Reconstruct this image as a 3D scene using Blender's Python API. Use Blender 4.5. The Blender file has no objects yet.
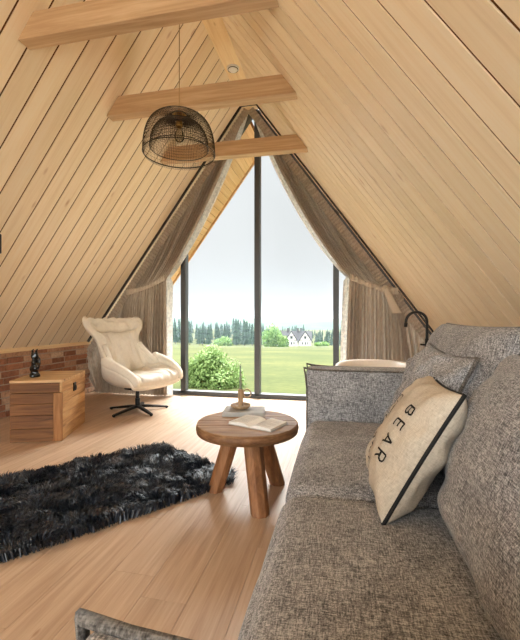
import bpy, bmesh, math, random
import numpy as np
from mathutils import Vector, Matrix, noise
random.seed(7); rng = np.random.default_rng(7)
S = bpy.context.scene
COL = S.collection
PI = math.pi

# ------------------------------------------------------------------ materials
def lin(c):
    return tuple(((v/255.0)/12.92 if v/255.0 <= .04045 else ((v/255.0+.055)/1.055)**2.4) for v in c) + (1,)

class NT:
    def __init__(s, name):
        s.m = bpy.data.materials.new(name); s.m.use_nodes = True
        s.t = s.m.node_tree; s.n = s.t.nodes; s.l = s.t.links
        s.b = s.n['Principled BSDF']; s.out = s.n['Material Output']
    def add(s, typ, **kw):
        n = s.n.new(typ)
        for k, v in kw.items():
            if k in n.inputs: s.put(n.inputs[k], v)
            else: setattr(n, k, v)
        return n
    def put(s, sock, v):
        if isinstance(v, bpy.types.NodeSocket): s.l.new(v, sock)
        else: sock.default_value = v
    def coords(s, scale=(1,1,1), island=False, rot=(0,0,0)):
        tc = s.add('ShaderNodeTexCoord')
        src = tc.outputs['Object']
        if island:
            g = s.add('ShaderNodeNewGeometry')
            mul = s.add('ShaderNodeVectorMath', operation='SCALE'); mul.inputs[0].default_value = (13.1, 7.7, 5.3)
            s.l.new(g.outputs['Random Per Island'], mul.inputs['Scale'])
            ad = s.add('ShaderNodeVectorMath', operation='ADD')
            s.l.new(src, ad.inputs[0]); s.l.new(mul.outputs[0], ad.inputs[1]); src = ad.outputs[0]
        mp = s.add('ShaderNodeMapping'); s.l.new(src, mp.inputs['Vector'])
        mp.inputs['Scale'].default_value = scale; mp.inputs['Rotation'].default_value = rot
        return mp.outputs['Vector']
    def noise(s, vec, scale=1, detail=4, rough=.5, dist=0):
        n = s.add('ShaderNodeTexNoise'); s.l.new(vec, n.inputs['Vector'])
        n.inputs['Scale'].default_value = scale; n.inputs['Detail'].default_value = detail
        n.inputs['Roughness'].default_value = rough; n.inputs['Distortion'].default_value = dist
        return n.outputs['Fac']
    def ramp(s, fac, stops):
        r = s.add('ShaderNodeValToRGB'); s.l.new(fac, r.inputs['Fac'])
        e = r.color_ramp.elements
        while len(e) < len(stops): e.new(.5)
        for k, (p, c) in enumerate(stops):
            e[k].position = p; e[k].color = c if len(c) == 4 else lin(c)
        return r.outputs['Color']
    def mix(s, fac, a, b, mode='MIX'):
        m = s.add('ShaderNodeMix', data_type='RGBA', blend_type=mode)
        s.put(m.inputs[0], fac); s.put(m.inputs[6], a); s.put(m.inputs[7], b)
        return m.outputs[2]
    def math(s, op, a, b=0.0):
        m = s.add('ShaderNodeMath', operation=op); s.put(m.inputs[0], a); s.put(m.inputs[1], b)
        return m.outputs[0]
    def bump(s, h, strength=.3, dist=.01):
        b = s.add('ShaderNodeBump'); s.l.new(h, b.inputs['Height'])
        b.inputs['Strength'].default_value = strength; b.inputs['Distance'].default_value = dist
        s.l.new(b.outputs[0], s.b.inputs['Normal'])
    def base(s, col, rough=.6, metal=0, spec=.5):
        s.put(s.b.inputs['Base Color'], col); s.put(s.b.inputs['Roughness'], rough)
        s.b.inputs['Metallic'].default_value = metal; s.b.inputs['Specular IOR Level'].default_value = spec
        return s.m

def plain(name, c, rough=.6, metal=0, spec=.5, var=.06, scale=40):
    t = NT(name); v = t.coords((scale,)*3)
    f = t.noise(v, 1, 3)
    c = lin(c); d = tuple(x*(1-var*2) for x in c[:3])+(1,)
    return t.base(t.ramp(f, [(.3, d), (.7, c)]), rough, metal, spec)

def wood(name, dark, mid, light, axis, grain=28, along=1.6, rough=.5, knots=0.0, island=True, tint=.12, spec=.35, knot_col=(120,75,40), bump=.12):
    """grain runs along the given object axis (0,1,2)"""
    t = NT(name)
    sc = [grain]*3; sc[axis] = along
    v = t.coords(tuple(sc), island)
    f = t.noise(v, 1, 6, .6, .6)
    sc2 = [grain*4]*3; sc2[axis] = along*3
    f2 = t.noise(t.coords(tuple(sc2), island), 1, 3, .6)
    ff = t.math('ADD', t.math('MULTIPLY', f, .75), t.math('MULTIPLY', f2, .25))
    col = t.ramp(ff, [(.32, dark), (.5, mid), (.68, light)])
    if island:
        g = t.add('ShaderNodeNewGeometry')
        col = t.mix(1.0, col, t.ramp(g.outputs['Random Per Island'], [(0, (1-tint,1-tint*1.1,1-tint*1.3,1)), (1, (1,1,1,1))]), 'MULTIPLY')
    if knots:
        ks = [5.2]*3; ks[axis] = 1.9
        vo = t.add('ShaderNodeTexVoronoi'); t.l.new(t.coords(tuple(ks), island), vo.inputs['Vector'])
        vo.inputs['Scale'].default_value = 1
        k = t.ramp(vo.outputs['Distance'], [(0, (1,1,1,1)), (knots*.45, (.7,.7,.7,1)), (knots, (0,0,0,1))])
        sel = t.add('ShaderNodeSeparateColor'); t.l.new(vo.outputs['Color'], sel.inputs[0])
        gate = t.math('GREATER_THAN', sel.outputs[0], .45)
        col = t.mix(t.math('MULTIPLY', k, t.math('MULTIPLY', gate, .8)), col, lin(knot_col))
    t.bump(ff, bump, .004)
    return t.base(col, rough, 0, spec)

def tweed(name, dark, mid, light, s=1.0, rough=.95):
    t = NT(name)
    a = t.noise(t.coords((60*s, 420*s, 420*s)), 1, 2, .6)
    b = t.noise(t.coords((420*s, 60*s, 420*s)), 1, 2, .6)
    c = t.noise(t.coords((420*s, 420*s, 60*s)), 1, 2, .6)
    f = t.math('MULTIPLY', t.math('ADD', t.math('ADD', a, b), c), .3333)
    d = t.noise(t.coords((9, 9, 9)), 1, 3)
    f = t.math('ADD', t.math('MULTIPLY', f, .9), t.math('MULTIPLY', d, .1))
    col = t.ramp(f, [(.40, dark), (.49, mid), (.60, light)])
    t.bump(f, .5, .004)
    m = t.base(col, rough, 0, .15)
    t.b.inputs['Sheen Weight'].default_value = .15
    return m

M = {}
M['pine'] = wood('pine_boards', (235,214,183), (246,228,199), (249,235,212), 1, grain=26, along=1.1, rough=.45, knots=.115, tint=.10, knot_col=(168,112,62))
M['groove'] = plain('groove_shade_brown', (104,68,38), .9, spec=.1)  # dark brown backing stands in for the shade between boards
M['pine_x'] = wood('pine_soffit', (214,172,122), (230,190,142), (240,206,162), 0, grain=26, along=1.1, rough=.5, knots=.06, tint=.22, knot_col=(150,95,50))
M['beam'] = wood('beam_pine_shaded', (174,140,104), (194,162,126), (211,183,148), 0, grain=22, along=1.3, rough=.5, knots=.10, island=False, knot_col=(112,66,36))  # same pine, darkened for the shade on faces turned from the window
M['ridge'] = wood('ridge_pine', (222,186,140), (236,206,160), (244,220,178), 1, grain=22, along=1.3, rough=.5, knots=.08, island=False, knot_col=(168,112,62))
M['floor'] = wood('oak_laminate', (174,144,118), (194,165,138), (210,184,158), 1, grain=30, along=1.5, rough=.42, knots=.05, tint=.10, spec=.45, bump=.05, knot_col=(150,105,70))
M['chest'] = wood('chest_wood_shaded', (82,48,24), (124,82,46), (156,110,68), 0, grain=20, along=1.7, rough=.6, knots=.16, tint=.28, knot_col=(58,32,16))  # darker copy of the wood, shade on the front painted in
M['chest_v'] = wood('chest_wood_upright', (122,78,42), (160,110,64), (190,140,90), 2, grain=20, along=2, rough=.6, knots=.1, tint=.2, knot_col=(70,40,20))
M['chest_lit_top'] = wood('chest_wood_lit_top', (172,130,86), (204,164,116), (224,188,142), 0, grain=20, along=1.7, rough=.55, knots=.13, tint=.15, knot_col=(86,54,28))  # lighter copy of the wood, light on the lid top painted in
M['chest_lit_side'] = wood('chest_wood_lit_side', (150,108,66), (190,146,96), (214,174,124), 1, grain=20, along=1.7, rough=.6, knots=.15, tint=.16, knot_col=(96,60,32))  # lighter copy for the side towards the window, its light painted in
M['table'] = wood('table_wood', (112,80,54), (164,128,94), (200,168,134), 0, grain=16, along=2.0, rough=.55, knots=.16, tint=.32, knot_col=(62,38,22))
M['table_leg'] = wood('table_leg_wood', (92,56,32), (132,88,54), (164,116,76), 2, grain=18, along=2.2, rough=.6, knots=.12, island=False, knot_col=(60,34,18))
M['tweed'] = tweed('grey_tweed', (70,70,71), (131,130,131), (201,200,200), .72)
M['tweed_dark'] = tweed('grey_tweed_piping', (52,48,45), (88,83,78), (130,124,118), .6)
M['leather'] = plain('cream_leather', (224,215,199), .55, spec=.35, var=.04, scale=30)
M['cream_seam'] = plain('cream_seam', (196,178,150), .8)
M['black_metal'] = plain('black_metal', (22,21,21), .38, .4)
M['frame'] = plain('window_frame_grey', (74,76,78), .45, .2)
M['curtain'] = None
M['tieband'] = plain('curtain_tie_cloth', (198,184,166), .95, spec=.1, scale=120)
M['black_cord'] = plain('black_piping_cord', (20,19,19), .8)
M['ink'] = plain('printed_ink', (40,37,34), .9, spec=.1)
M['white'] = plain('white_plastic', (236,234,228), .4, var=.02)
M['tub'] = plain('tub_enamel', (240,232,222), .3, var=.02)
M['wax'] = plain('sage_wax', (128,136,118), .5)
M['holder'] = wood('holder_wood', (140,112,80), (172,142,108), (190,162,128), 2, grain=30, along=4, island=False, rough=.5)
M['paper'] = plain('book_paper', (240,238,232), .8, spec=.2, var=.03)
M['book_cover'] = plain('pale_grey_cover', (176,174,168), .6)
M['page_ink'] = plain('page_print', (206,203,197), .9)
M['black_gloss'] = plain('black_glaze', (16,14,14), .18, spec=.6)
M['lamp_wire'] = plain('dark_bronze_wire', (58,48,38), .4, .6)
M['brass'] = plain('brass', (176,134,72), .3, .9)
M['cordgold'] = plain('cord_cloth', (170,142,98), .8)
M['mortar'] = plain('mortar', (176,158,140), .95, scale=80)

def glass_mat(name, tint=(1,1,1,1), refl=1.0):
    t = NT(name); t.n.remove(t.b)
    tr = t.add('ShaderNodeBsdfTransparent'); tr.inputs[0].default_value = tint
    if not refl:
        t.l.new(tr.outputs[0], t.out.inputs[0]); return t.m
    gl = t.add('ShaderNodeBsdfGlossy'); gl.inputs['Roughness'].default_value = .02
    fr = t.add('ShaderNodeFresnel'); fr.inputs['IOR'].default_value = 1.3
    mx = t.add('ShaderNodeMixShader'); t.l.new(fr.outputs[0], mx.inputs[0])
    t.l.new(tr.outputs[0], mx.inputs[1]); t.l.new(gl.outputs[0], mx.inputs[2])
    t.l.new(mx.outputs[0], t.out.inputs[0]); return t.m
M['glass'] = glass_mat('window_glass', (.96,.975,.97,1), 0)
M['bulb'] = glass_mat('bulb_glass', (.92,.88,.8,1))

def brick_mat():
    t = NT('old_brick'); g = t.add('ShaderNodeNewGeometry')
    base = t.ramp(g.outputs['Random Per Island'], [(0,(132,88,68)), (.3,(158,108,84)), (.55,(174,122,94)), (.78,(190,148,118)), (1,(206,176,150))])
    f = t.noise(t.coords((30,30,30), True), 1, 5, .65)
    col = t.mix(t.ramp(f, [(.45,(0,0,0,1)), (.75,(.65,.65,.65,1))]), base, lin((98,70,56)))
    f3 = t.noise(t.coords((9,9,9), True), 1, 4, .6)
    col = t.mix(t.ramp(f3, [(.55,(0,0,0,1)), (.75,(.5,.5,.5,1))]), col, lin((206,184,162)))
    t.bump(f, .6, .01)
    return t.base(col, .9, 0, .2)
M['brick'] = brick_mat()

def curtain_mat():
    t = NT('taupe_curtain_cloth')
    f = t.noise(t.coords((90,90,14)), 1, 3)
    col = t.ramp(f, [(.3,(160,146,132)), (.7,(190,176,160))])
    m = t.base(col, .95, 0, .1)
    tl = t.add('ShaderNodeBsdfTranslucent'); t.l.new(col, tl.inputs[0])
    mx = t.add('ShaderNodeMixShader'); mx.inputs[0].default_value = .22
    t.l.new(t.b.outputs[0], mx.inputs[1]); t.l.new(tl.outputs[0], mx.inputs[2]); t.l.new(mx.outputs[0], t.out.inputs[0])
    return m
M['curtain'] = curtain_mat()
def lining_mat():
    t = NT('pale_lining_cloth')
    f = t.noise(t.coords((24,24,24)), 1, 4, .7)
    col = t.ramp(f, [(.42,(200,196,190)), (.55,(226,221,212))])
    m = t.base(col, .95, 0, .1)
    tl = t.add('ShaderNodeBsdfTranslucent'); t.l.new(col, tl.inputs[0])
    mx = t.add('ShaderNodeMixShader'); mx.inputs[0].default_value = .35
    t.l.new(t.b.outputs[0], mx.inputs[1]); t.l.new(tl.outputs[0], mx.inputs[2]); t.l.new(mx.outputs[0], t.out.inputs[0])
    return m
M['lining'] = lining_mat()

def linen_mat():
    t = NT('natural_linen')
    a = t.noise(t.coords((500,60,60)), 1, 2); b = t.noise(t.coords((60,500,60)), 1, 2)
    f = t.math('MULTIPLY', t.math('ADD', a, b), .5)
    t.bump(f, .3, .003)
    return t.base(t.ramp(f, [(.35,(182,170,152)), (.65,(212,201,184))]), .95, 0, .1)
M['linen'] = linen_mat()

def fur_mat():
    t = NT('black_pile')
    g = t.add('ShaderNodeNewGeometry')
    col = t.ramp(g.outputs['Random Per Island'], [(0,(12,14,19)), (.6,(27,31,38)), (1,(62,68,80))])
    return t.base(col, .38, 0, .6)
M['fur'] = fur_mat()

def leaf_mat(name, cs, trans=.3):
    t = NT(name); g = t.add('ShaderNodeNewGeometry')
    col = t.ramp(g.outputs['Random Per Island'], [(k/(len(cs)-1), c) for k, c in enumerate(cs)])
    t.base(col, .7, 0, .2)
    tl = t.add('ShaderNodeBsdfTranslucent'); t.l.new(col, tl.inputs[0])
    mx = t.add('ShaderNodeMixShader'); mx.inputs[0].default_value = trans
    t.l.new(t.b.outputs[0], mx.inputs[1]); t.l.new(tl.outputs[0], mx.inputs[2]); t.l.new(mx.outputs[0], t.out.inputs[0])
    return t.m
M['leaf'] = leaf_mat('bush_leaves', [(84,110,56), (116,140,80), (146,166,106)])
M['leaf_far'] = leaf_mat('broadleaf_leaves', [(78,112,56), (108,140,76), (132,160,90)])
M['needles'] = leaf_mat('conifer_needles', [(24,44,34), (36,58,44), (48,70,52)], .1)
M['bark'] = plain('bark', (84,66,50), .9)
def meadow_mat():
    t = NT('meadow_grass')
    f = t.noise(t.coords((.09,.09,.09)), 1, 6, .65); f2 = t.noise(t.coords((3,3,3)), 1, 5, .7)
    ff = t.math('ADD', t.math('MULTIPLY', f, .65), t.math('MULTIPLY', f2, .35))
    return t.base(t.ramp(ff, [(.36,(46,54,24)), (.5,(62,66,32)), (.62,(80,79,41))]), .95, 0, .1)
M['meadow'] = meadow_mat()
def hill_mat():
    t = NT('forested_hill')
    f = t.noise(t.coords((.02,.02,.02)), 1, 6, .7)
    return t.base(t.ramp(f, [(.4,(36,56,46)), (.6,(58,78,60)), (.7,(120,136,92))]), .95, 0, .1)
M['hill'] = hill_mat()
M['plaster'] = plain('white_plaster', (232,228,218), .9, var=.03, scale=3)
M['roof_dark'] = plain('dark_roof_tile', (58,56,58), .8, scale=3)
M['timber'] = plain('dark_timber', (52,44,40), .8, scale=3)
M['pane_dark'] = plain('dark_pane', (60,64,70), .2)

# ------------------------------------------------------------------ mesh builder
class MB:
    def __init__(s): s.v = []; s.f = []; s.mi = []
    def add(s, vs, fs, mi=0):
        o = len(s.v); s.v += [tuple(x) for x in vs]; s.f += [tuple(i+o for i in f) for f in fs]; s.mi += [mi]*len(fs)
    def box(s, lo, hi, mat=None, mi=0):
        vs = [Vector((x,y,z)) for x in (lo[0],hi[0]) for y in (lo[1],hi[1]) for z in (lo[2],hi[2])]
        if mat is not None: vs = [mat @ v for v in vs]
        s.add(vs, [(0,1,3,2),(4,6,7,5),(0,4,5,1),(2,3,7,6),(0,2,6,4),(1,5,7,3)], mi)
    def prism(s, poly, axis_pt, mi=0):
        """poly: list of 3d points (closed), extruded by vector axis_pt"""
        n = len(poly); a = [Vector(p) for p in poly]; b = [p + Vector(axis_pt) for p in a]
        s.add(a+b, [tuple(range(n))[::-1], tuple(range(n, 2*n))] + [(i, (i+1)%n, n+(i+1)%n, n+i) for i in range(n)], mi)
    def tube(s, pts, r, n=10, mi=0, cap=True, closed=False):
        pts = [Vector(p) for p in pts]; k = len(pts)
        rs = r if isinstance(r, (list, tuple)) else [r]*k
        vs = []; up = None
        for i in range(k):
            if closed: d = pts[(i+1)%k]-pts[i-1]
            else: d = pts[min(i+1,k-1)]-pts[max(i-1,0)]
            d.normalize()
            if up is None:
                up = d.orthogonal().normalized()
            else:
                up = (up - d*up.dot(d)); up = up.normalized() if up.length > 1e-6 else d.orthogonal().normalized()
            w = d.cross(up)
            for j in range(n):
                a = 2*PI*j/n; vs.append(pts[i] + (up*math.cos(a)+w*math.sin(a))*rs[i])
        fs = []
        for i in range(k if closed else k-1):
            i2 = (i+1)%k
            for j in range(n): fs.append((i*n+j, i*n+(j+1)%n, i2*n+(j+1)%n, i2*n+j))
        if cap and not closed: fs += [tuple(range(n))[::-1], tuple(range((k-1)*n, k*n))]
        s.add(vs, fs, mi)
    def lathe(s, prof, n=32, c=(0,0,0), mi=0, cap=False):
        vs = []
        for r, z in prof:
            for j in range(n):
                a = 2*PI*j/n; vs.append((c[0]+r*math.cos(a), c[1]+r*math.sin(a), c[2]+z))
        fs = [(i*n+j, i*n+(j+1)%n, (i+1)*n+(j+1)%n, (i+1)*n+j) for i in range(len(prof)-1) for j in range(n)]
        if cap: fs += [tuple(range(n))[::-1], tuple(range((len(prof)-1)*n, len(prof)*n))]
        s.add(vs, fs, mi)
    def grid(s, fn, nu, nv, mi=0, close_u=False):
        vs = [fn(i/(nu if close_u else nu-1), j/(nv-1)) for j in range(nv) for i in range(nu)]
        fs = []
        for j in range(nv-1):
            for i in range(nu if close_u else nu-1):
                i2 = (i+1) % nu
                fs.append((j*nu+i, j*nu+i2, (j+1)*nu+i2, (j+1)*nu+i))
        s.add(vs, fs, mi)
    def build(s, name, mat, parent=None, smooth=False, bevel=0, bseg=2, subsurf=0, solid=0, loc=None, rot=None, weld=False, angle=None):
        me = bpy.data.meshes.new(name); me.from_pydata([tuple(v) for v in s.v], [], s.f)
        for m in (mat if isinstance(mat, (list, tuple)) else [mat]): me.materials.append(m)
        if any(s.mi): me.polygons.foreach_set('material_index', s.mi)
        bm = bmesh.new(); bm.from_mesh(me)
        if weld: bmesh.ops.remove_doubles(bm, verts=bm.verts, dist=1e-5)
        bmesh.ops.recalc_face_normals(bm, faces=bm.faces); bm.to_mesh(me); bm.free()
        if smooth: me.shade_smooth()
        if angle is not None: me.shade_smooth(); me.set_sharp_from_angle(angle=math.radians(angle))
        o = bpy.data.objects.new(name, me); COL.objects.link(o)
        if parent: o.parent = parent
        if loc: o.location = loc
        if rot: o.rotation_euler = rot
        if solid:
            md = o.modifiers.new('solid', 'SOLIDIFY'); md.thickness = solid; md.offset = 0
        if bevel:
            md = o.modifiers.new('bevel', 'BEVEL'); md.width = bevel; md.segments = bseg; md.limit_method = 'ANGLE'
        if subsurf:
            md = o.modifiers.new('sub', 'SUBSURF'); md.levels = subsurf; md.render_levels = subsurf
        return o

def tag(o, label=None, cat=None, group=None, kind=None):
    if label: o['label'] = label
    if cat: o['category'] = cat
    if group: o['group'] = group
    if kind: o['kind'] = kind
    return o
def thing(name, label, cat, loc=(0,0,0), rz=0, group=None):
    o = bpy.data.objects.new(name, None); COL.objects.link(o); o.location = loc; o.rotation_euler = (0,0,rz)
    o.empty_display_size = .1
    return tag(o, label, cat, group)
def struct(o): o['kind'] = 'structure'; return o

# ------------------------------------------------------------------ room dimensions
XR, ZA, W2 = -1.205, 3.938, .098          # ridge centre, flat cap height, half width of flat cap
TAN = 1.37; DW = 5.086; YB = -2.2         # roof pitch, window wall, rear wall
ZK = .741
COSA = 1/math.sqrt(1+TAN*TAN); SINA = TAN*COSA
XKL = XR-W2-(ZA-ZK)/TAN; XKR = XR+W2+(ZA-ZK)/TAN
def slope_z(x): return ZA - TAN*max(0, abs(x-XR)-W2)
def slope_x(z, side): return XR + side*(W2+(ZA-z)/TAN)

# floor: planks along y
mb = MB(); x = XKL-.02; r = 0
while x < XKR+.05:
    y = YB - random.random()*1.2
    while y < DW+.05:
        y2 = min(y+1.28, DW+.06); a = max(y, YB-.05)
        if y2 > a+.01: mb.box((x+.0008, a+.0005, -.012), (x+.1912, y2-.0005, 0))
        y += 1.28
    x += .192
struct(mb.build('floor', [M['floor']]))
mb = MB(); mb.box((XKL-.2, YB-.1, -.25), (XKR+.2, DW+.1, -.012)); struct(mb.build('floor_base', M['groove']))

# roof slopes: boards run up the rafters, board width .182
L = (ZA-ZK)/SINA
def slope(name, side, y0, y1):
    m = Matrix(((0, side*COSA, -SINA if side < 0 else -SINA, XR+side*W2), (1, 0, 0, 0), (0, -SINA, (COSA if side < 0 else -COSA), ZA), (0,0,0,1)))
    s = -1 if side > 0 else 1            # outward direction of local z
    mb = MB(); bw = .182; y = y0; g = .0072
    def b(lo, hi, mi):
        zz = sorted((lo[2]*s, hi[2]*s))
        mb.box((lo[0], lo[1], zz[0]), (hi[0], hi[1], zz[1]), None, mi)
    while y < y1-.001:
        e = min(y+bw, y1)
        b((y+g, -.0, 0), (e-g, L, .005), 0)
        y += bw
    b((y0, -.02, .005), (y1, L+.05, .15), 1)
    o = mb.build(name, [M['pine'], M['groove']]); o.matrix_world = m
    return struct(o)
slope('ceiling_left', -1, YB, DW-.02)
slope('ceiling_right', 1, YB, DW-.02)
mb = MB(); mb.box((XR-W2-.03, YB, ZA), (XR+W2+.03, DW-.02, ZA+.12)); struct(mb.build('ceiling_ridge', M['ridge']))

# knee walls (left: brick)
mb = MB(); bh, bl, gap = .062, .235, .011; row = 0; z = .004
while z < ZK-.02:
    y = YB - (row % 2)*bl*.5 - random.random()*.02
    z2 = min(z+bh, ZK-.012)
    while y < DW:
        l = bl*random.uniform(.85, 1.08); a, e = max(y, YB), min(y+l, DW)
        if e-a > .03:
            d = random.uniform(-.008, .004); j = random.uniform(-.003, .003)
            mb.box((XKL-.06, a, z+j), (XKL+.014+d, e, z2+j))
        y += l+gap
    z += bh+gap; row += 1
bo = mb.build('bricks', M['brick'], bevel=.006, bseg=2)
mb = MB(); mb.box((XKL-.2, YB, 0), (XKL+.003, DW+.05, ZK)); wl = struct(mb.build('wall_left', M['mortar']))
bo.parent = wl; bo.name = 'brickwork'
mb = MB(); mb.box((XKR, YB, 0), (XKR+.2, DW+.05, ZK)); struct(mb.build('wall_right', M['pine']))
mb = MB(); mb.box((XKL-.0, YB, ZK-.03), (XKL+.028, DW-.03, ZK+.016)); struct(mb.build('trim_1', M['ridge'], bevel=.003))

# glazed gables
def gable_window(name, y, out, mull, bars=True):
    """frame of one gable window with its panes; out = +1 when outdoors is towards +y"""
    fw = .075; ya, yb = (y, y+.11) if out > 0 else (y-.11, y)
    fr = MB()
    fr.box((XKL, ya, 0), (XKR, yb, .06))                       # sill rail
    for x in mull:
        fr.box((x-.038, ya, .03), (x+.038, yb, slope_z(x)-.0))
    for side in (-1, 1):                                        # raking rails
        p0 = (XR+side*W2*.2, ya, ZA+.0); p1 = (slope_x(0.0, side), ya, 0)
        x0, x1 = XR, XR+side*(W2+ZA/TAN)
        fr.prism([(x0, ya, ZA+.13), (x1, ya, .0), (x1-side*.12, ya, 0), (x0, ya, ZA-.05)], (0, yb-ya, 0))
    f = struct(fr.build(name, M['frame'], bevel=.004))
    xs = [slope_x(.06, -1)] + list(mull) + [slope_x(.06, 1)]
    ym = (ya+yb)/2
    for a, b in zip(xs[:-1], xs[1:]):
        if a < XR < b: poly = [(a, .06), (b, .06), (b, slope_z(b)), (XR, ZA), (a, slope_z(a))]
        else: poly = [(a, .06), (b, .06), (b, max(.07, slope_z(b))), (a, max(.07, slope_z(a)))]
        g = MB(); g.add([(px, ym, pz) for px, pz in poly], [tuple(range(len(poly)))])
        g.build('pane', M['glass'], f)
    return f
MULL = (-3.29, -2.21, -1.13, -.07)
gable_window('window_1', DW, 1, MULL)
gable_window('rear_fill_window', YB, -1, (-2.4, -1.205, 0.0))  # unseen rear glazing, added to let fill daylight into the room

# overhanging roof outside the front window (soffit boards run along y)
def soffit(name, side):
    m = Matrix(((0, side*COSA, -SINA, XR+side*W2), (1,0,0,0), (0, -SINA, (COSA if side < 0 else -COSA), ZA), (0,0,0,1)))
    s = -1 if side > 0 else 1
    mb = MB(); y0, y1 = DW+.11, DW+1.18; q = 0; bw = .125
    def b(lo, hi, mi):
        zz = sorted((lo[2]*s, hi[2]*s)); mb.box((lo[0], lo[1], zz[0]), (hi[0], hi[1], zz[1]), None, mi)
    while q < L+1.2:
        b((y0, q+.003, .0), (y1, q+bw-.003, .02), 0); q += bw
    b((y0, -.05, .02), (y1, L+1.2, .15), 1)
    b((y1, -.05, -.03), (y1+.03, L+1.2, .17), 0)
    o = mb.build(name, [M['pine_x'], M['groove']]); o.matrix_world = m; return struct(o)
soffit('roof_overhang_left', -1); soffit('roof_overhang_right', 1)

# collar beams
def beam(y, label):
    zb, h, d = 2.904, .165, .105
    mb = MB(); e = .03
    xa0, xb0 = slope_x(zb, -1)-.0, slope_x(zb, 1)+.0
    xa1, xb1 = slope_x(zb+h, -1), slope_x(zb+h, 1)
    c = y+d/2
    mb.prism([(xa0, -d/2, zb), (xb0, -d/2, zb), (xb1, -d/2, zb+h), (xa1, -d/2, zb+h)], (0, d, 0))
    o = mb.build('collar_beam', M['beam'], bevel=.006, loc=(0, c, 0))
    return tag(o, label, 'beam', 'collar beams across the roof')
beam(2.088, 'pine collar beam nearest the viewer, cut by the top of the photo')
beam(3.044, 'pine collar beam just behind the wire pendant cord, middle of the three')
beam(4.07, 'short-looking pine collar beam closest to the window apex')

# smoke detector under the ridge
mb = MB(); mb.lathe([(.001,-.035),(.028,-.036),(.045,-.03),(.052,-.02),(.058,-.018),(.068,-.012),(.07,0)], 28)
sd = thing('smoke_detector', 'round white smoke detector on the ridge board under the roof peak', 'smoke detector', (-1.205, 4.17, ZA))
mb.build('housing', M['white'], sd, smooth=True)
mb = MB(); mb.lathe([(.054,-.0245),(.060,-.0225),(.060,-.0195),(.054,-.0185)], 28); mb.build('vent_ring', M['black_metal'], sd, smooth=True)

# wall light at the left edge
wl_ = thing('wall_lamp', 'black wall lamp just peeking in at the edge of the left sloped boards', 'lamp', (-2.912, 2.665, 0))
mb = MB(); z0 = slope_z(-2.912)+.05
mb.box((-.03,-.05,z0-.06), (.012,.05,z0+.05)); mb.build('mount', M['black_metal'], wl_, bevel=.008)
mb = MB(); mb.tube([(.075,0,z0-.14),(.075,0,z0+.02)], .04, 20); mb.build('lamp_shade', M['black_metal'], wl_, bevel=.004)
mb = MB(); mb.tube([(.0,0,z0-.03),(.05,0,z0-.03)], .012, 10); mb.build('arm', M['black_metal'], wl_)

# ------------------------------------------------------------------ pendant lamp
LX, LY, LZ = -1.185, 2.66, 2.328
pl = thing('pendant_lamp', 'wide domed wire pendant lamp hanging from the ridge on a thin cord', 'lamp', (LX, LY, LZ))
def wire_shade(name, prof, n, th):
    mb = MB(); mb.lathe(prof, n); o = mb.build(name, M['lamp_wire'], pl)
    md = o.modifiers.new('wire', 'WIREFRAME'); md.thickness = th; md.use_even_offset = False
    return o
def dome(R, Hh, z0, n, top=.05, p=.62):
    out = []
    for i in range(n+1):
        a = i/n*PI/2; rr = top+(R-top)*math.sin(a)**p; out.append((rr, z0+Hh*(math.cos(a))**.9))
    return out
prof = [(.052,.292)] + dome(.265,.28,0,20,.06) 
prof += [(.262-.004*k, -.012*k) for k in range(1,3)]
wire_shade('outer_shade', prof, 110, .0024)
wire_shade('inner_shade', dome(.215,.20,.035,15,.03,.7), 96, .0028)
for nm_, r_, z_ in (('outer_rim', .265, -.004), ('inner_rim', .215, .035), ('top_ring', .058, .288)):
    mb = MB(); mb.tube([(r_*math.cos(a), r_*math.sin(a), z_) for a in [2*PI*k/64 for k in range(64)]], .0034, 6, closed=True)
    mb.build(nm_, M['lamp_wire'], pl, smooth=True)
mb = MB(); mb.lathe([(.001,.335),(.018,.33),(.022,.3),(.022,.24),(.026,.235),(.026,.2),(.018,.195)], 20); mb.build('socket', M['brass'], pl, smooth=True)
mb = MB(); mb.lathe([(.05,.288),(.035,.30),(.02,.302)], 24); mb.build('cap', M['brass'], pl, smooth=True)
mb = MB(); mb.lathe([(.014,.2),(.018,.18),(.034,.14),(.036,.12),(.03,.098),(.015,.086),(.001,.083)], 20); mb.build('bulb', M['bulb'], pl, smooth=True)
mb = MB(); mb.tube([(0,0,.33),(0,0,ZA-LZ)], .0035, 8); mb.build('cord', M['cordgold'], pl)
mb = MB(); mb.lathe([(.045,ZA-LZ),(.045,ZA-LZ-.02),(.02,ZA-LZ-.03),(.004,ZA-LZ-.03)], 24); mb.build('canopy', M['brass'], pl, smooth=True)

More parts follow.
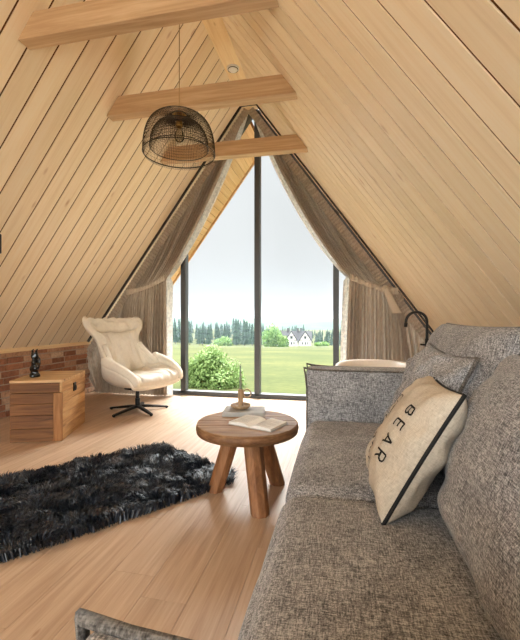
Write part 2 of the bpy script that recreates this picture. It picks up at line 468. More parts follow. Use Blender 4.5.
# ------------------------------------------------------------------ curtains
YC = DW-.13
def bez(a, b, c, t): return a*(1-t)**2 + b*2*t*(1-t) + c*t*t
def curtain(side, label):
    root = thing('curtain', label, 'curtain', (0, YC, 0), 0, 'pair of tied-back gable curtains')
    ztop = ZA-.03
    def head(s):                                   # heading point along the slope (x, z)
        L2 = (ztop-.45)
        z = ztop - s*L2
        x = XR + side*(W2-.03+(ztop-z)/TAN)
        return Vector((x - side*.025, 0, z-.03))
    if side < 0: tin, tout, zin, zout, bin_, bout = -2.40, -3.05, 1.64, 1.42, -2.40, -3.52
    else:        tin, tout, zin, zout, bin_, bout = 0.10, .74, 1.60, 1.38, .05, 1.14
    s0 = .70
    def tie(s):
        q = min(1, s/s0)
        if s <= s0: return Vector((tin+(tout-tin)*q, 0, zin+(zout-zin)*q))
        h = head(s); return Vector((h.x*.9+tout*.1, 0, h.z-.12))
    ph = random.random()*6
    def P(s, v, yo=0.0, amp=1.0):
        h, t_ = head(s), tie(s)
        b = Vector((bin_+(bout-bin_)*s, 0, .012))
        fold = math.sin(2*PI*21*s+ph+1.3*math.sin(9*s)) + .4*math.sin(2*PI*47*s)
        if v < .55:
            q = v/.55
            ctrl = h*.42+t_*.58 + Vector((-side*.055, 0, -.20))*(1-min(1, s/s0))
            if side > 0: ctrl += Vector((-.02, 0, -.06))*(1-min(1, s/s0))
            p = bez(h, ctrl, t_, q)
            a = .016+.020*math.sin(PI*q)*(1-.3*q)
            ruff = .012*math.sin(2*PI*88*s)*max(0, 1-q*9)
            p.y = fold*a*(1-.55*q**3)+ruff - .02*q
            if q < .05: p.y -= .012
        else:
            q = (v-.55)/.45
            p = t_.lerp(b, q); 
            p.x = t_.x + (b.x-t_.x)*(1-(1-q)**1.7)
            a = .012+.03*min(1, q*2.2)
            p.y = fold*a - .02*(1-q)
        p.y += yo; p.y = p.y*amp - .0
        return p
    mb = MB(); mb.grid(lambda u, v: P(u, v), 420, 64); mb.build('drape', M['curtain'], root, smooth=True)
    # ruffled heading tape along the slope
    mb = MB()
    def HT(u, v):
        h = head(u); n = Vector((-side*SINA, 0, -COSA)); 
        p = h + n*(-.022+.10*v); p.y = -.045 - .011*math.sin(2*PI*95*u+.8*math.sin(40*u))*(0.6+.6*abs(v-.5))
        return p
    mb.grid(HT, 700, 6); mb.build('heading', M['curtain'], root, smooth=True)
    # pale lining showing along the inner edge
    def LP(u, v):
        s = u*.16; p = P(s, v, .03)
        w = .075 if v > .55 else .05*math.sin(PI*min(1, v/.55))**.6+.02
        p.x += -side*w*(1-u); p.y = .05+.012*math.sin(40*u+6*v)
        return p
    mb = MB(); mb.grid(LP, 24, 60); mb.build('lining', M['lining'], root, smooth=True)
    # tie band
    def TB(u, v):
        s = u*s0*.9; p = tie(s); w = .085-.03*math.sin(PI*u)
        bulge = .055+.02*math.sin(2*PI*21*s+ph)*.4
        return Vector((p.x, -bulge-.012*math.sin(PI*v), p.z+.02+(v-.5)*w-.035*math.sin(PI*u)))
    mb = MB(); mb.grid(TB, 60, 6)
    e = tie(s0)
    mb.build('tie_band', M['tieband'], root, smooth=True, solid=.008)
    if side > 0:
        mb = MB()
        x0 = tie(s0*.62).x; z0_ = tie(s0*.62).z
        mb.grid(lambda u, v: Vector((x0+.02+v*.14+(u-.5)*(.07+.05*v), -.10-.01*math.sin(4*u), z0_+.02-v*.33)), 6, 10)
        mb.build('tie_tail', M['tieband'], root, smooth=True, solid=.008)
        mb = MB(); mb.lathe([(.001,-.03),(.022,-.02),(.03,0),(.022,.02),(.001,.03)], 14, (x0+.02,-.11,z0_+.01)); mb.build('tie_knot', M['tieband'], root, smooth=True)
    return root
curtain(-1, 'taupe gathered curtain tied back behind the cream armchair')
curtain(1, 'taupe gathered curtain tied back behind the sofa and black tap')
# dark curtain track following the gable
mb = MB()
pts = [(slope_x(.5,-1)+.012, YC-.05, .5), (XR-W2-.005, YC-.05, ZA-.012), (XR+W2+.005, YC-.05, ZA-.012), (slope_x(.5,1)-.012, YC-.05, .5)]
for a, b in zip(pts[:-1], pts[1:]):
    d = (Vector(b)-Vector(a)); l = d.length; ang = math.atan2(d.z, d.x)
    m = Matrix.Translation(a) @ Matrix.Rotation(-ang, 4, 'Y')
    mb.box((-.012, -.012, -.011), (l+.012, .025, .011), m)
tag(mb.build('curtain_rail', M['timber']), 'dark thin curtain rail running up both slopes of the gable', 'curtain rail')

# ------------------------------------------------------------------ wooden chest
ca = math.atan2(.143, .408)
cx = thing('wooden_chest', 'square rustic plank chest with iron latch standing by the brick wall', 'chest', (-2.44, 2.959, 0), 0)
ux = Vector((-.408,-.143,0)).normalized(); uy = Vector((-.254,.62,0)).normalized()
uy = Vector((-ux.y*-1, 0, 0)) if False else Vector((ux.y, -ux.x, 0))     # perpendicular
if uy.y < 0: uy = -uy
cx.matrix_world = Matrix(((ux.x, uy.x, 0, -2.44), (ux.y, uy.y, 0, 2.959), (0,0,1,0), (0,0,0,1)))
CW, CD, CH = .435, .62, .545
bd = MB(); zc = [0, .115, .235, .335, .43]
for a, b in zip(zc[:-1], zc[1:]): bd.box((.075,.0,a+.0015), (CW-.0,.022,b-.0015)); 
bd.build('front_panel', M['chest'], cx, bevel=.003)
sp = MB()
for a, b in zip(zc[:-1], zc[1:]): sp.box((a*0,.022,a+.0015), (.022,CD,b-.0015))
sp.build('side_panel', M['chest_lit_side'], cx, bevel=.003)
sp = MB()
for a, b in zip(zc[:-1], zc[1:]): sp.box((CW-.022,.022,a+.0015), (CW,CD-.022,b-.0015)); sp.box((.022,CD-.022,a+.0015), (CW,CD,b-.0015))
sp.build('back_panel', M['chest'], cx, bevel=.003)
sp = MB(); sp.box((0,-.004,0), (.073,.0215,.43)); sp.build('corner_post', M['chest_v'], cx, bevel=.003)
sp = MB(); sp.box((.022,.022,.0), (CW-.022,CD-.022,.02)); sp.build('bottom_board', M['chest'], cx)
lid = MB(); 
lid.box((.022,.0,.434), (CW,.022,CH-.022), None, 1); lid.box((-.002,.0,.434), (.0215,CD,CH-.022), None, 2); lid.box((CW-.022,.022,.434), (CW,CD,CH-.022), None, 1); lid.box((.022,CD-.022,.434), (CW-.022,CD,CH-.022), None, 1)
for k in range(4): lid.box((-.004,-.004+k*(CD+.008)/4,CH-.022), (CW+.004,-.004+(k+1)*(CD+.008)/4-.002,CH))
ld = lid.build('lid', [M['chest_lit_top'], M['chest'], M['chest_lit_side']], cx, bevel=.003)
lt = MB(); lt.box((-.012,.27,.395), (-.002,.33,.475)); lt.box((-.02,.288,.40), (-.012,.312,.45)); lt.tube([(-.016,.30+.02*math.cos(a),.425+.024*math.sin(a)) for a in [2*PI*k/20 for k in range(20)]], .005, 6, closed=True)
lt.build('latch', M['black_metal'], cx, bevel=.003)

# black figurine on the chest
fg = MB()
fg.lathe([(.001,0),(.042,0),(.046,.012),(.044,.03),(.030,.045),(.034,.06),(.043,.078),(.036,.10),(.026,.112),(.032,.125),(.038,.14),(.03,.155),(.022,.168),(.030,.18),(.034,.195),(.028,.212),(.024,.222),(.03,.232),(.02,.236),(.001,.232)], 28)
for v in range(len(fg.v)):
    x_, y_, z_ = fg.v[v]; tw = 1+.13*math.sin(3*math.atan2(y_, x_)+z_*38); fg.v[v] = (x_*tw, y_*tw*.9, z_)
fb = thing('figurine', 'small glossy black twisted figurine standing on the chest lid', 'figurine', (-2.80, 3.04, CH))
fg.build('twisted_body', M['black_gloss'], fb, smooth=True, subsurf=1)
ft = MB(); ft.tube([(.018,0,.20),(.05,0,.175),(.056,0,.13),(.04,0,.085)], [.008,.009,.008,.006], 8); ft.tube([(-.02,0,.215),(-.025,0,.25),(-.012,0,.262)], [.009,.009,.004], 8); ft.tube([(.012,0,.225),(.02,0,.255),(.03,0,.262)], [.009,.008,.004], 8)
ft.build('limbs', M['black_gloss'], fb, smooth=True)

# ------------------------------------------------------------------ armchair
ac = thing('swivel_armchair', 'cream leather wing armchair on a black five-star swivel base by the curtain', 'armchair', (-2.36, 4.11, 0), math.radians(-20))
# profile of the inside surface: (x, z, half width, wrap depth)
PRF = [(.355,.345,.33,.05),(.29,.385,.36,.12),(.15,.38,.385,.20),(.0,.365,.385,.25),(-.14,.37,.375,.275),(-.23,.41,.36,.285),(-.275,.505,.33,.26),(-.315,.63,.287,.18),(-.36,.75,.268,.12),(-.405,.855,.285,.115),(-.45,.95,.365,.13),(-.475,1.025,.395,.13),(-.488,1.07,.385,.11),(-.495,1.092,.34,.07)]
def prof_at(v):
    k = v*(len(PRF)-1); i = min(int(k), len(PRF)-2); f = k-i
    def cr(c):
        p = [PRF[max(0,min(len(PRF)-1,i+d))][c] for d in (-1,0,1,2)]
        return .5*((2*p[1])+(-p[0]+p[2])*f+(2*p[0]-5*p[1]+4*p[2]-p[3])*f*f+(-p[0]+3*p[1]-3*p[2]+p[3])*f**3)
    return [cr(c) for c in range(4)]
def shell_pt(u, v, off=0.0):
    x, z, w, c = prof_at(v)
    a = prof_at(min(1, v+.01)); b = prof_at(max(0, v-.01))
    tx, tz = a[0]-b[0], a[1]-b[1]; l = math.hypot(tx, tz); tx, tz = tx/l, tz/l
    nx, nz = tz, -tx                              # towards the sitter
    if nx*1+nz*1 < 0: nx, nz = -nx, -nz
    au = abs(u); k = c*au**2.6
    y = w*(math.sin(u*PI/2*.92)/math.sin(PI/2*.92))
    off2 = off
    return Vector((x+nx*(k+off2), y, z+nz*(k+off2)))
mb = MB()
mb.grid(lambda u, v: shell_pt(u*2-1, v, -.045), 33, 45)
sh = mb.build('shell', M['leather'], ac, smooth=True, solid=.075, subsurf=1)
def pad(name, v0, v1, uw, th, seedv, wr=.006):
    mb = MB(); nu, nv = 41, 37
    def F(sgn):
        def g(a, b):
            u = (a*2-1); w = b*2-1
            e = max(0, (1-abs(u)**5))**.5*max(0, (1-abs(w)**6))**.45
            p = shell_pt(u*uw, v0+(v1-v0)*b, -.02 if sgn < 0 else -.012+th*e)
            if sgn > 0:
                k = wr*e*(noise.noise(Vector((u*5+seedv, w*1.6, 0)))*.7+.9*noise.noise(Vector((u*9, w*1.5+seedv, 3)))) 
                p += Vector((k*.6, 0, k))
            return p
        return g
    mb.grid(F(1), nu, nv); mb.grid(F(-1), nu, nv)
    return mb.build(name, M['leather'], ac, smooth=True, weld=True)
pad('seat_cushion', .015, .40, .78, .085, 1.0, .028)
pad('back_cushion', .40, .745, .80, .060, 4.0, .030)
pad('headrest', .745, .985, .90, .055, 9.0, .028)
# armrest rolls
for sgn in (-1, 1):
    pts = []; rs = []
    for k in range(26):
        v = .01+.60*k/25; p = shell_pt(sgn*1.0, v, -.03)
        pts.append(p + Vector((0, -sgn*.012, .0))); rs.append(.030+.026*math.sin(PI*min(1, k/20))**.7)
    mb = MB(); mb.tube(pts, rs, 14); mb.build('armrest', M['leather'], ac, smooth=True)
# piping seam round the shell edge
mb = MB(); mb.tube([(0,0,.06),(0,0,.27)], .021, 16); mb.tube([(0,0,.06),(0,0,.15)], .028, 16); mb.build('post', M['black_metal'], ac, smooth=False, angle=40)
mb = MB(); mb.box((-.12,-.1,.255), (.12,.1,.285)); mb.build('seat_plate', M['black_metal'], ac, bevel=.01)
for k in range(5):
    a = math.radians(96+72*k+33); d = Vector((math.cos(a), math.sin(a), 0))
    mb = MB(); side = Vector((-d.y, d.x, 0)); vs = []
    for r_, hw, z1, z2 in ((.0,.026,.045,.075),(.15,.02,.03,.058),(.345,.016,.01,.03),(.36,.012,.008,.024)):
        for q in (-1, 1):
            for z in (z1, z2): vs.append(d*r_+side*hw*q+Vector((0,0,z)))
    fs = []
    for i in range(3):
        b = i*4; fs += [(b,b+1,b+5,b+4),(b+2,b+6,b+7,b+3),(b,b+4,b+6,b+2),(b+1,b+3,b+7,b+5)]
    fs += [(0,2,3,1),(12,13,15,14)]
    mb.add(vs, fs); mb.lathe([(.014,0),(.014,.012)], 12, tuple(d*.34), cap=True)
    mb.build('leg', M['black_metal'], ac, bevel=.004)

# ------------------------------------------------------------------ coffee table
TX, TY, TZ, TR = -.575, 2.315, .452, .312
ct = thing('coffee_table', 'round rustic plank coffee table on three splayed chunky legs', 'table', (TX, TY, 0), math.radians(12))
mb = MB(); edges = [-.32,-.2,-.09,.02,.12,.215,.32]
for a, b in zip(edges[:-1], edges[1:]):
    n = 14; a2, b2 = a+.0016, b-.0016; up = []; 
    a2 = max(a2, -TR*.999); b2 = min(b2, TR*.999)
    top = [(math.sqrt(max(0, TR**2-y**2)), y) for y in [a2+(b2-a2)*k/n for k in range(n+1)]]
    poly = [(x_, y_, TZ-.058) for x_, y_ in top] + [(-x_, y_, TZ-.058) for x_, y_ in reversed(top)]
    mb.prism(poly, (0,0,.058))
mb.build('tabletop', M['table'], ct, bevel=.006, bseg=3)
rim = MB(); rim.lathe([(TR-.02,TZ-.056),(TR+.002,TZ-.054),(TR+.007,TZ-.028),(TR+.001,TZ-.004),(TR-.004,TZ-.003)], 64)
rim.build('rim', wood('table_rim_wood', (84,56,36), (124,88,58), (156,120,86), 2, grain=9, along=40, island=False, rough=.55, knots=.0), ct, smooth=True)
mb = MB(); mb.box((-.16,-.04,TZ-.085), (.16,.04,TZ-.058)); mb.box((-.04,-.16,TZ-.084), (.04,.16,TZ-.0585)); mb.build('brace', M['table_leg'], ct, bevel=.004)
ctm = Matrix.Rotation(math.radians(-12), 4, 'Z')
for (fx, fy) in ((-.785,2.315), (-.445,2.085), (-.415,2.50)):
    d = Vector((fx-TX, fy-TY, 0)); b = ctm @ d; t_ = b*.42
    ang = math.atan2(b.y, b.x)
    mb = MB(); vs = []
    for c_, hw, z in ((b, .045, 0), (t_, .050, TZ-.059)):
        e1 = Vector((math.cos(ang), math.sin(ang), 0)); e2 = Vector((-e1.y, e1.x, 0))
        for q in range(8):
            aa = PI/8+q*PI/4; rr = hw*1.15
            vs.append(c_+e1*rr*math.cos(aa)+e2*rr*math.sin(aa)*1.05+Vector((0,0,z)))
    mb.add(vs, [tuple(range(8))[::-1], tuple(range(8,16))]+[(i,(i+1)%8,8+(i+1)%8,8+i) for i in range(8)])
    mb.build('leg', M['table_leg'], ct, bevel=.004)

# books, candle
bk = thing('closed_book', 'closed pale grey book lying under the wooden candle holder', 'book', (-.64, 2.50, TZ), math.radians(9))
mb = MB(); mb.box((-.135,-.085,.004), (.131,.085,.027)); mb.build('pages', M['paper'], bk)
mb = MB(); mb.box((-.14,-.09,0), (.136,.09,.004)); mb.box((-.14,-.09,.027), (.136,.09,.031)); mb.box((-.14,-.092,0), (.136,-.086,.031)); mb.build('cover', M['book_cover'], bk, bevel=.0015)
ob = thing('open_book', 'open white-paged book lying face up near the table front', 'book', (-.497, 2.265, TZ), math.radians(-21))
mb = MB(); mb.box((-.155,-.10,0), (.155,.10,.004)); mb.build('cover', M['book_cover'], ob)
for sgn, nm in ((-1,'left_page_block'), (1,'right_page_block')):
    mb = MB(); n = 14
    prof = [(sgn*.15*k/n, .005+.020*math.sin(min(1, k/n*2.6)*PI/2)*(1-.45*(k/n))) for k in range(n+1)]
    vs = [(x_, -.095, .0045) for x_, z_ in prof]+[(x_, -.095, z_+.001) for x_, z_ in prof]+[(x_, .095, .0045) for x_, z_ in prof]+[(x_, .095, z_+.001) for x_, z_ in prof]
    m_ = n+1; fs = []
    for k in range(n):
        fs += [(k,k+1,m_+k+1,m_+k),(2*m_+k,3*m_+k,3*m_+k+1,2*m_+k+1),(m_+k,m_+k+1,3*m_+k+1,3*m_+k),(k,2*m_+k,2*m_+k+1,k+1)]
    fs += [(n,2*m_+n,3*m_+n,m_+n)]
    mb.add(vs, fs); o = mb.build('page_block', M['paper'], ob, angle=40)
    pr = MB()
    for r_ in range(9):
        y_ = .06-.015*r_
        for (k0, k1) in ((3,12),):
            a_, b_ = prof[k0], prof[k1 if r_ % 4 else 9]
            for k in range(k0, (k1 if r_ % 4 != 3 else 8)):
                p, q = prof[k], prof[k+1]
                pr.add([(p[0],y_,p[1]+.0016),(q[0],y_,q[1]+.0016),(q[0],y_-.005,q[1]+.0016),(p[0],y_-.005,p[1]+.0016)], [(0,1,2,3)])
    pr.build('print', M['page_ink'], o)
ch = thing('candle_holder', 'turned wooden candle holder with a ring handle on the closed book', 'candle holder', (-.672, 2.51, TZ+.031), 0)
mb = MB(); mb.lathe([(.001,.0),(.045,.0),(.062,.012),(.071,.028),(.067,.029),(.056,.016),(.03,.012),(.021,.016),(.0175,.03),(.0165,.08),(.0175,.128),(.017,.131),(.009,.131),(.008,.115),(.001,.115)], 36); mb.build('dish_and_stem', M['holder'], ch, smooth=True)
mb = MB(); d = Vector((.978,.209,0)); mb.tube([d*(.0435+.027*math.cos(a))+Vector((0,0,.102+.027*math.sin(a))) for a in [2*PI*k/28 for k in range(28)]], .0055, 8, closed=True); mb.build('ring_handle', M['holder'], ch, smooth=True)
cd = thing('candle', 'tall sage green taper candle standing in the wooden holder', 'candle', (-.672, 2.51, TZ+.031+.1155), 0)
mb = MB(); mb.lathe([(.001,0),(.0088,0),(.009,.02),(.0045,.172),(.003,.178),(.001,.179)], 16); mb.build('wax', M['wax'], cd, smooth=True)
mb = MB(); mb.tube([(0,0,.177),(.001,0,.19)], .001, 6); mb.build('wick', M['black_cord'], cd)

# ------------------------------------------------------------------ rug
RP = [(-1.50,3.00), (-1.10,2.80), (-.73,2.53), (-.70,2.42), (-.86,2.20), (-1.12,1.86), (-1.47,1.42), (-1.92,.86), (-2.45,.78), (-2.86,1.28), (-2.26,2.13), (-1.86,2.62)]
rug = thing('shaggy_rug', 'long shaggy charcoal-black rug lying on the planks before the chest', 'rug', (-1.6, 1.9, 0))
mb = MB(); mb.prism([((x_+1.78)*.93-.18, (y_-1.88)*.95-.02, .001) for x_, y_ in RP], (0,0,.012)); mb.build('backing', M['fur'], rug)
def inside(px, py):
    c = np.zeros(len(px), bool); n = len(RP)
    for i in range(n):
        x1, y1 = RP[i]; x2, y2 = RP[(i+1) % n]
        k = ((y1 > py) != (y2 > py)) & (px < (x2-x1)*(py-y1)/(y2-y1+1e-12)+x1); c ^= k
    return c
NB = 90000
px = rng.uniform(-2.9, -.66, NB); py = rng.uniform(.75, 3.05, NB); k = inside(px, py); px, py = px[k], py[k]; n = len(px)
# clump flow from smooth noise
cl = np.array([noise.noise_vector(Vector((x_*6.5, y_*6.5, 0))) for x_, y_ in zip(px, py)])
cl2 = np.array([noise.noise_vector(Vector((x_*17, y_*17, 5))) for x_, y_ in zip(px, py)])
lean = cl[:, :2]*1.5+cl2[:, :2]*.8+rng.normal(0, .16, (n, 2))
ln = .055+.022*cl[:, 2]+.016*cl2[:, 2]+rng.normal(0, .005, n); ln = np.clip(ln, .02, .1)
ll = np.linalg.norm(lean, axis=1, keepdims=True); lean = lean/np.maximum(1, ll/1.25)
az = rng.uniform(0, 2*PI, n); wv = np.stack([np.cos(az), np.sin(az)], 1)*.0028
V = np.zeros((n, 5, 3))
base = np.stack([px+1.6, py-1.9], 1)
V[:,0,:2] = base-wv; V[:,1,:2] = base+wv; V[:,:2,2] = .006
mid = base+lean*ln[:,None]*.35; V[:,2,:2] = mid+wv*.9; V[:,3,:2] = mid-wv*.9; V[:,2:4,2] = (.008+ln*.62/np.sqrt(1+.35*ll[:,0]**2))[:,None]
V[:,4,:2] = base+lean*ln[:,None]*.95; V[:,4,2] = .01+ln*.80/np.sqrt(1+.8*ll[:,0]**2)
idx = np.arange(n)[:,None]*5
quad = idx+np.array([[0,1,2,3]]); tri = idx+np.array([[3,2,4]])
me = bpy.data.meshes.new('pile'); me.from_pydata(V.reshape(-1,3).tolist(), [], quad.tolist()+tri.tolist()); me.materials.append(M['fur'])
po = bpy.data.objects.new('pile', me); COL.objects.link(po); po.parent = rug; po['kind'] = 'stuff'

# ------------------------------------------------------------------ sofa
sf = thing('sofa', 'long grey tweed two-seat sofa under the right roof slope', 'sofa', (0, 0, 0))
def cushion_box(name, lo, hi, r, bulge=(0,0,0), parent=sf, mat=None, n=26, wr=.004, seed=0.0, M4=None, piping=None):
    """rounded soft box; bulge = extra swelling along x,y,z"""
    lo, hi = Vector(lo), Vector(hi); c = (lo+hi)/2; h = (hi-lo)/2
    bm = bmesh.new(); bmesh.ops.create_cube(bm, size=2)
    bmesh.ops.subdivide_edges(bm, edges=bm.edges, cuts=n, use_grid_fill=True)
    for v in bm.verts:
        q = v.co.copy()
        q = Vector([math.sin(max(-1, min(1, c_))*PI/2) for c_ in q])
        p = Vector((q.x*h.x, q.y*h.y, q.z*h.z))
        inner = Vector([max(-(h[i]-r), min(h[i]-r, p[i])) for i in range(3)]); d = p-inner
        if d.length > 1e-9:
            s = max(abs(d.x), abs(d.y), abs(d.z)); d = d.normalized()*s
        p = inner+d
        for i in range(3):
            j, k_ = [a for a in range(3) if a != i]
            w = max(0, 1-q[j]**2)*max(0, 1-q[k_]**2)
            p[i] += bulge[i]*w**.6*q[i]
        if wr:
            nn = noise.noise(Vector((p.x*6+seed, p.y*6, p.z*6)))*wr+noise.noise(Vector((p.x*17, p.y*17+seed, p.z*17)))*wr*.35
            p += (p.normalized() if p.length > 0 else Vector((0,0,1)))*nn
        p = p+c
        v.co = p
    me = bpy.data.meshes.new(name); bm.to_mesh(me); bm.free(); me.shade_smooth(); me.materials.append(mat or M['tweed'])
    o = bpy.data.objects.new(name, me); COL.objects.link(o); o.parent = parent
    if M4 is not None: o.matrix_local = M4
    return o
XF = -.205
cushion_box('base', (XF+.03,.10,.09), (.93,2.60,.29), .03, wr=.0)
cushion_box('seat_cushion', (XF,.325,.285), (.62,1.378,.468), .06, (.012,.012,.03), seed=1)
cushion_box('seat_cushion', (XF,1.384,.285), (.62,2.39,.468), .06, (.012,.012,.03), seed=5)
cushion_box('backrest', (.60,.30,.28), (.90,2.41,.82), .05, (.01,0,0), wr=.002)
def arm(y0, y1, zt, ear, seed, XF=XF):
    a = cushion_box('arm', (XF-.01,y0,.10), (.86,y1,zt), .010, (0,.014,.006), wr=.002, seed=seed)
    e = .003
    for yy, nm in ((y0+e, -1), (y1-e, 1)):
        pts = [(XF-.01+e,yy,.12),(XF-.01+e,yy,.35),(XF-.01+e,yy,zt-.12),(XF-.016,yy,zt-.03),(XF-.026,yy+nm*.006,zt+ear),(XF+.03,yy,zt-e+.004),(XF+.12,yy,zt-e),(.2,yy,zt-e),(.5,yy,zt-e),(.84,yy,zt-e)]
        mb = MB(); mb.tube(pts, [.006,.006,.006,.007,.008,.0075,.0065,.006,.006,.006], 8); mb.build('arm_piping', M['tweed_dark'], a, smooth=True)
    return a
arm(2.40, 2.61, .775, .012, 3); arm(.085, .33, .80, .003, 8, XF-.022)
for xx in (XF+.10, .84):
    for yy in (.18, 2.52):
        mb = MB(); mb.lathe([(.022,0),(.028,.10)], 16, (xx,yy,0), cap=True); mb.build('foot', M['black_metal'], sf, smooth=False)

def pillow_fn(w, h, t, pinch=.07, p=.42, wr=.006, seed=0.0, ear=.0):
    def F(a, b, sgn, off=0.0):
        x_ = w/2*a*(1-pinch*(1-b*b)*abs(a)**1.5); y_ = h/2*b*(1-pinch*(1-a*a)*abs(b)**1.5)
        e = max(0, (1-a*a))*max(0, (1-b*b))
        z_ = t/2*e**p
        rad = math.hypot(a, b)
        k = wr*(noise.noise(Vector((a*2.3+seed, b*2.3, sgn)))*1.2+.7*noise.noise(Vector((a*5, b*5+seed, sgn*2)))) * min(1, e*4)
        th = math.atan2(b, a)
        k += wr*.9*math.sin(th*9+seed+2*noise.noise(Vector((a*2,b*2,seed))))*min(1, rad**3)*min(1, e*6)
        return Vector((x_, y_, sgn*(z_+k+off)))
    return F
def pillow(name, F, mat, parent, n=44, M4=None):
    mb = MB()
    for sgn in (1, -1): mb.grid(lambda u, v: F(math.sin((u*2-1)*PI/2), math.sin((v*2-1)*PI/2), sgn), n, n)
    o = mb.build(name, mat, parent, smooth=True, weld=True)
    if M4 is not None: o.matrix_local = M4
    return o
def frame_mat(c, U, N):
    U, N = Vector(U).normalized(), Vector(N); N = (N-U*N.dot(U)).normalized(); X = U.cross(N)
    return Matrix(((X.x,U.x,N.x,c[0]),(X.y,U.y,N.y,c[1]),(X.z,U.z,N.z,c[2]),(0,0,0,1)))
def edge_cord(F, n=30):
    pts = []
    for (fa) in (lambda t: (t,-1), lambda t: (1,t), lambda t: (-t,1), lambda t: (-1,-t)):
        for k in range(n): a, b = fa(-1+2*k/n); pts.append(F(a, b, 1))
    return pts
# big back cushions (parts of the sofa)
for (c, w, h, t, U, N, sd_) in (((.465,.86,.715), 1.05, .56, .34, (.24,0,.62), (-1,0,.35), 2.0), ((.52,1.89,.765), 1.0, .62, .28, (.16,0,.60), (-1,.0,.25), 6.0)):
    F = pillow_fn(w, h, t, .035, .30, .012, sd_)
    m4 = frame_mat(c, U, N)
    o = pillow('back_cushion', F, M['tweed'], sf, 52, m4)
    mb = MB(); mb.tube(edge_cord(F), .008, 8, closed=True); mb.build('piping', M['tweed_dark'], o, smooth=True)

# scatter pillow of the same tweed
sp_ = thing('scatter_cushion', 'wrinkled grey tweed scatter cushion leaning behind the lettered pillow', 'cushion', (0,0,0))
F = pillow_fn(.58, .52, .20, .09, .42, .026, 3.3)
m4 = frame_mat((.345,1.74,.725), (.17,0,.40), (-.93,-.06,.35)); sp_.matrix_world = m4
o = pillow('cover', F, M['tweed'], sp_, 48)
mb = MB(); mb.tube(edge_cord(F), .007, 8, closed=True); mb.build('piping', M['tweed_dark'], sp_, smooth=True)

# lettered pillow
bp = thing('lettered_pillow', 'beige linen pillow with black piping and printed BEAR lettering', 'pillow', (0,0,0))
FB = pillow_fn(.45, .45, .20, .06, .40, .010, 7.7)
m4 = frame_mat((.236,1.40,.680), (.225,0,.40), (-.86,.03,.45)); bp.matrix_world = m4
o = pillow('cover', FB, M['linen'], bp, 48)
mb = MB(); mb.tube(edge_cord(FB), .0062, 8, closed=True); mb.build('piping', M['black_cord'], bp, smooth=True)
def print_poly(mesh_name, vs, fs, label=None):
    out = [FB(max(-.98,min(.98,x_/.23)), max(-.98,min(.98,y_/.23)), 1, .0032) for x_, y_ in vs]
    me = bpy.data.meshes.new(mesh_name); me.from_pydata([tuple(v) for v in out], [], fs); me.materials.append(M['ink'])
    ob_ = bpy.data.objects.new(mesh_name, me); COL.objects.link(ob_); ob_.parent = o; return ob_
def strokes(segs, w):
    vs, fs = [], []
    for (x0, y0), (x1, y1) in segs:
        d = Vector((x1-x0, y1-y0)); l = d.length; d.normalize(); nrm = Vector((-d.y, d.x))*w/2; n = max(1, int(l/.006))
        for k in range(n+1):
            p = Vector((x0, y0))+d*l*k/n; vs += [tuple(p+nrm), tuple(p-nrm)]
            if k: b = len(vs)-4; fs.append((b, b+1, b+3, b+2))
    return vs, fs
GL = {'B': [((0,0),(0,1)),((0,1),(.5,1)),((.5,1),(.62,.85)),((.62,.85),(.62,.68)),((.62,.68),(.48,.53)),((0,.53),(.48,.53)),((.48,.53),(.68,.38)),((.68,.38),(.68,.16)),((.68,.16),(.5,0)),((.5,0),(0,0))],
      'E': [((0,0),(0,1)),((0,1),(.62,1)),((0,.52),(.52,.52)),((0,0),(.62,0))],
      'A': [((0,0),(.36,1)),((.36,1),(.72,0)),((.13,.36),(.59,.36))],
      'R': [((0,0),(0,1)),((0,1),(.48,1)),((.48,1),(.64,.85)),((.64,.85),(.64,.65)),((.64,.65),(.48,.5)),((.48,.5),(0,.5)),((.3,.5),(.68,0))],
      'C': [((.66,.82),(.5,1)),((.5,1),(.2,1)),((.2,1),(0,.8)),((0,.8),(0,.2)),((0,.2),(.2,0)),((.2,0),(.5,0)),((.5,0),(.66,.18))]}
def word(txt, x0, y0, size, step, w):
    """text runs down the pillow (-y), letter tops towards +x"""
    segs = []
    for i, c_ in enumerate(txt):
        for (a, b) in GL[c_]:
            segs.append(tuple((x0+p[1]*size, y0-(i*step)-p[0]*size*.95) for p in (a, b)))
    return strokes(segs, w)
for i_, c_ in enumerate('BEAR'): print_poly('printed_letter', *word(c_, .108, .118-.060*i_, .046, .06, .0066))
seg = []; N_ = 28
ring = [(-.045+.034*math.sin(2*PI*k/N_), .045+.075*math.cos(2*PI*k/N_)) for k in range(N_+1)]
seg += list(zip(ring[:-1], ring[1:]))
for k in range(5): seg += [((-.06+.006*(k % 2), .09-.022*k), (-.03, .083-.022*k))]
print_poly('printed_emblem', *strokes(seg, .004))
seg = [((-.07,-.045),(-.02,-.085)),((-.07,-.085),(-.02,-.045)),((-.075,-.10),(-.015,-.10)),((-.045,-.085),(-.045,-.12)),((-.07,-.12),(-.025,-.13))]
print_poly('printed_mark', *strokes(seg, .006))
for i_, c_ in enumerate('CA'): print_poly('printed_letter', *word(c_, -.03, -.145-.032*i_, .03, .032, .005))

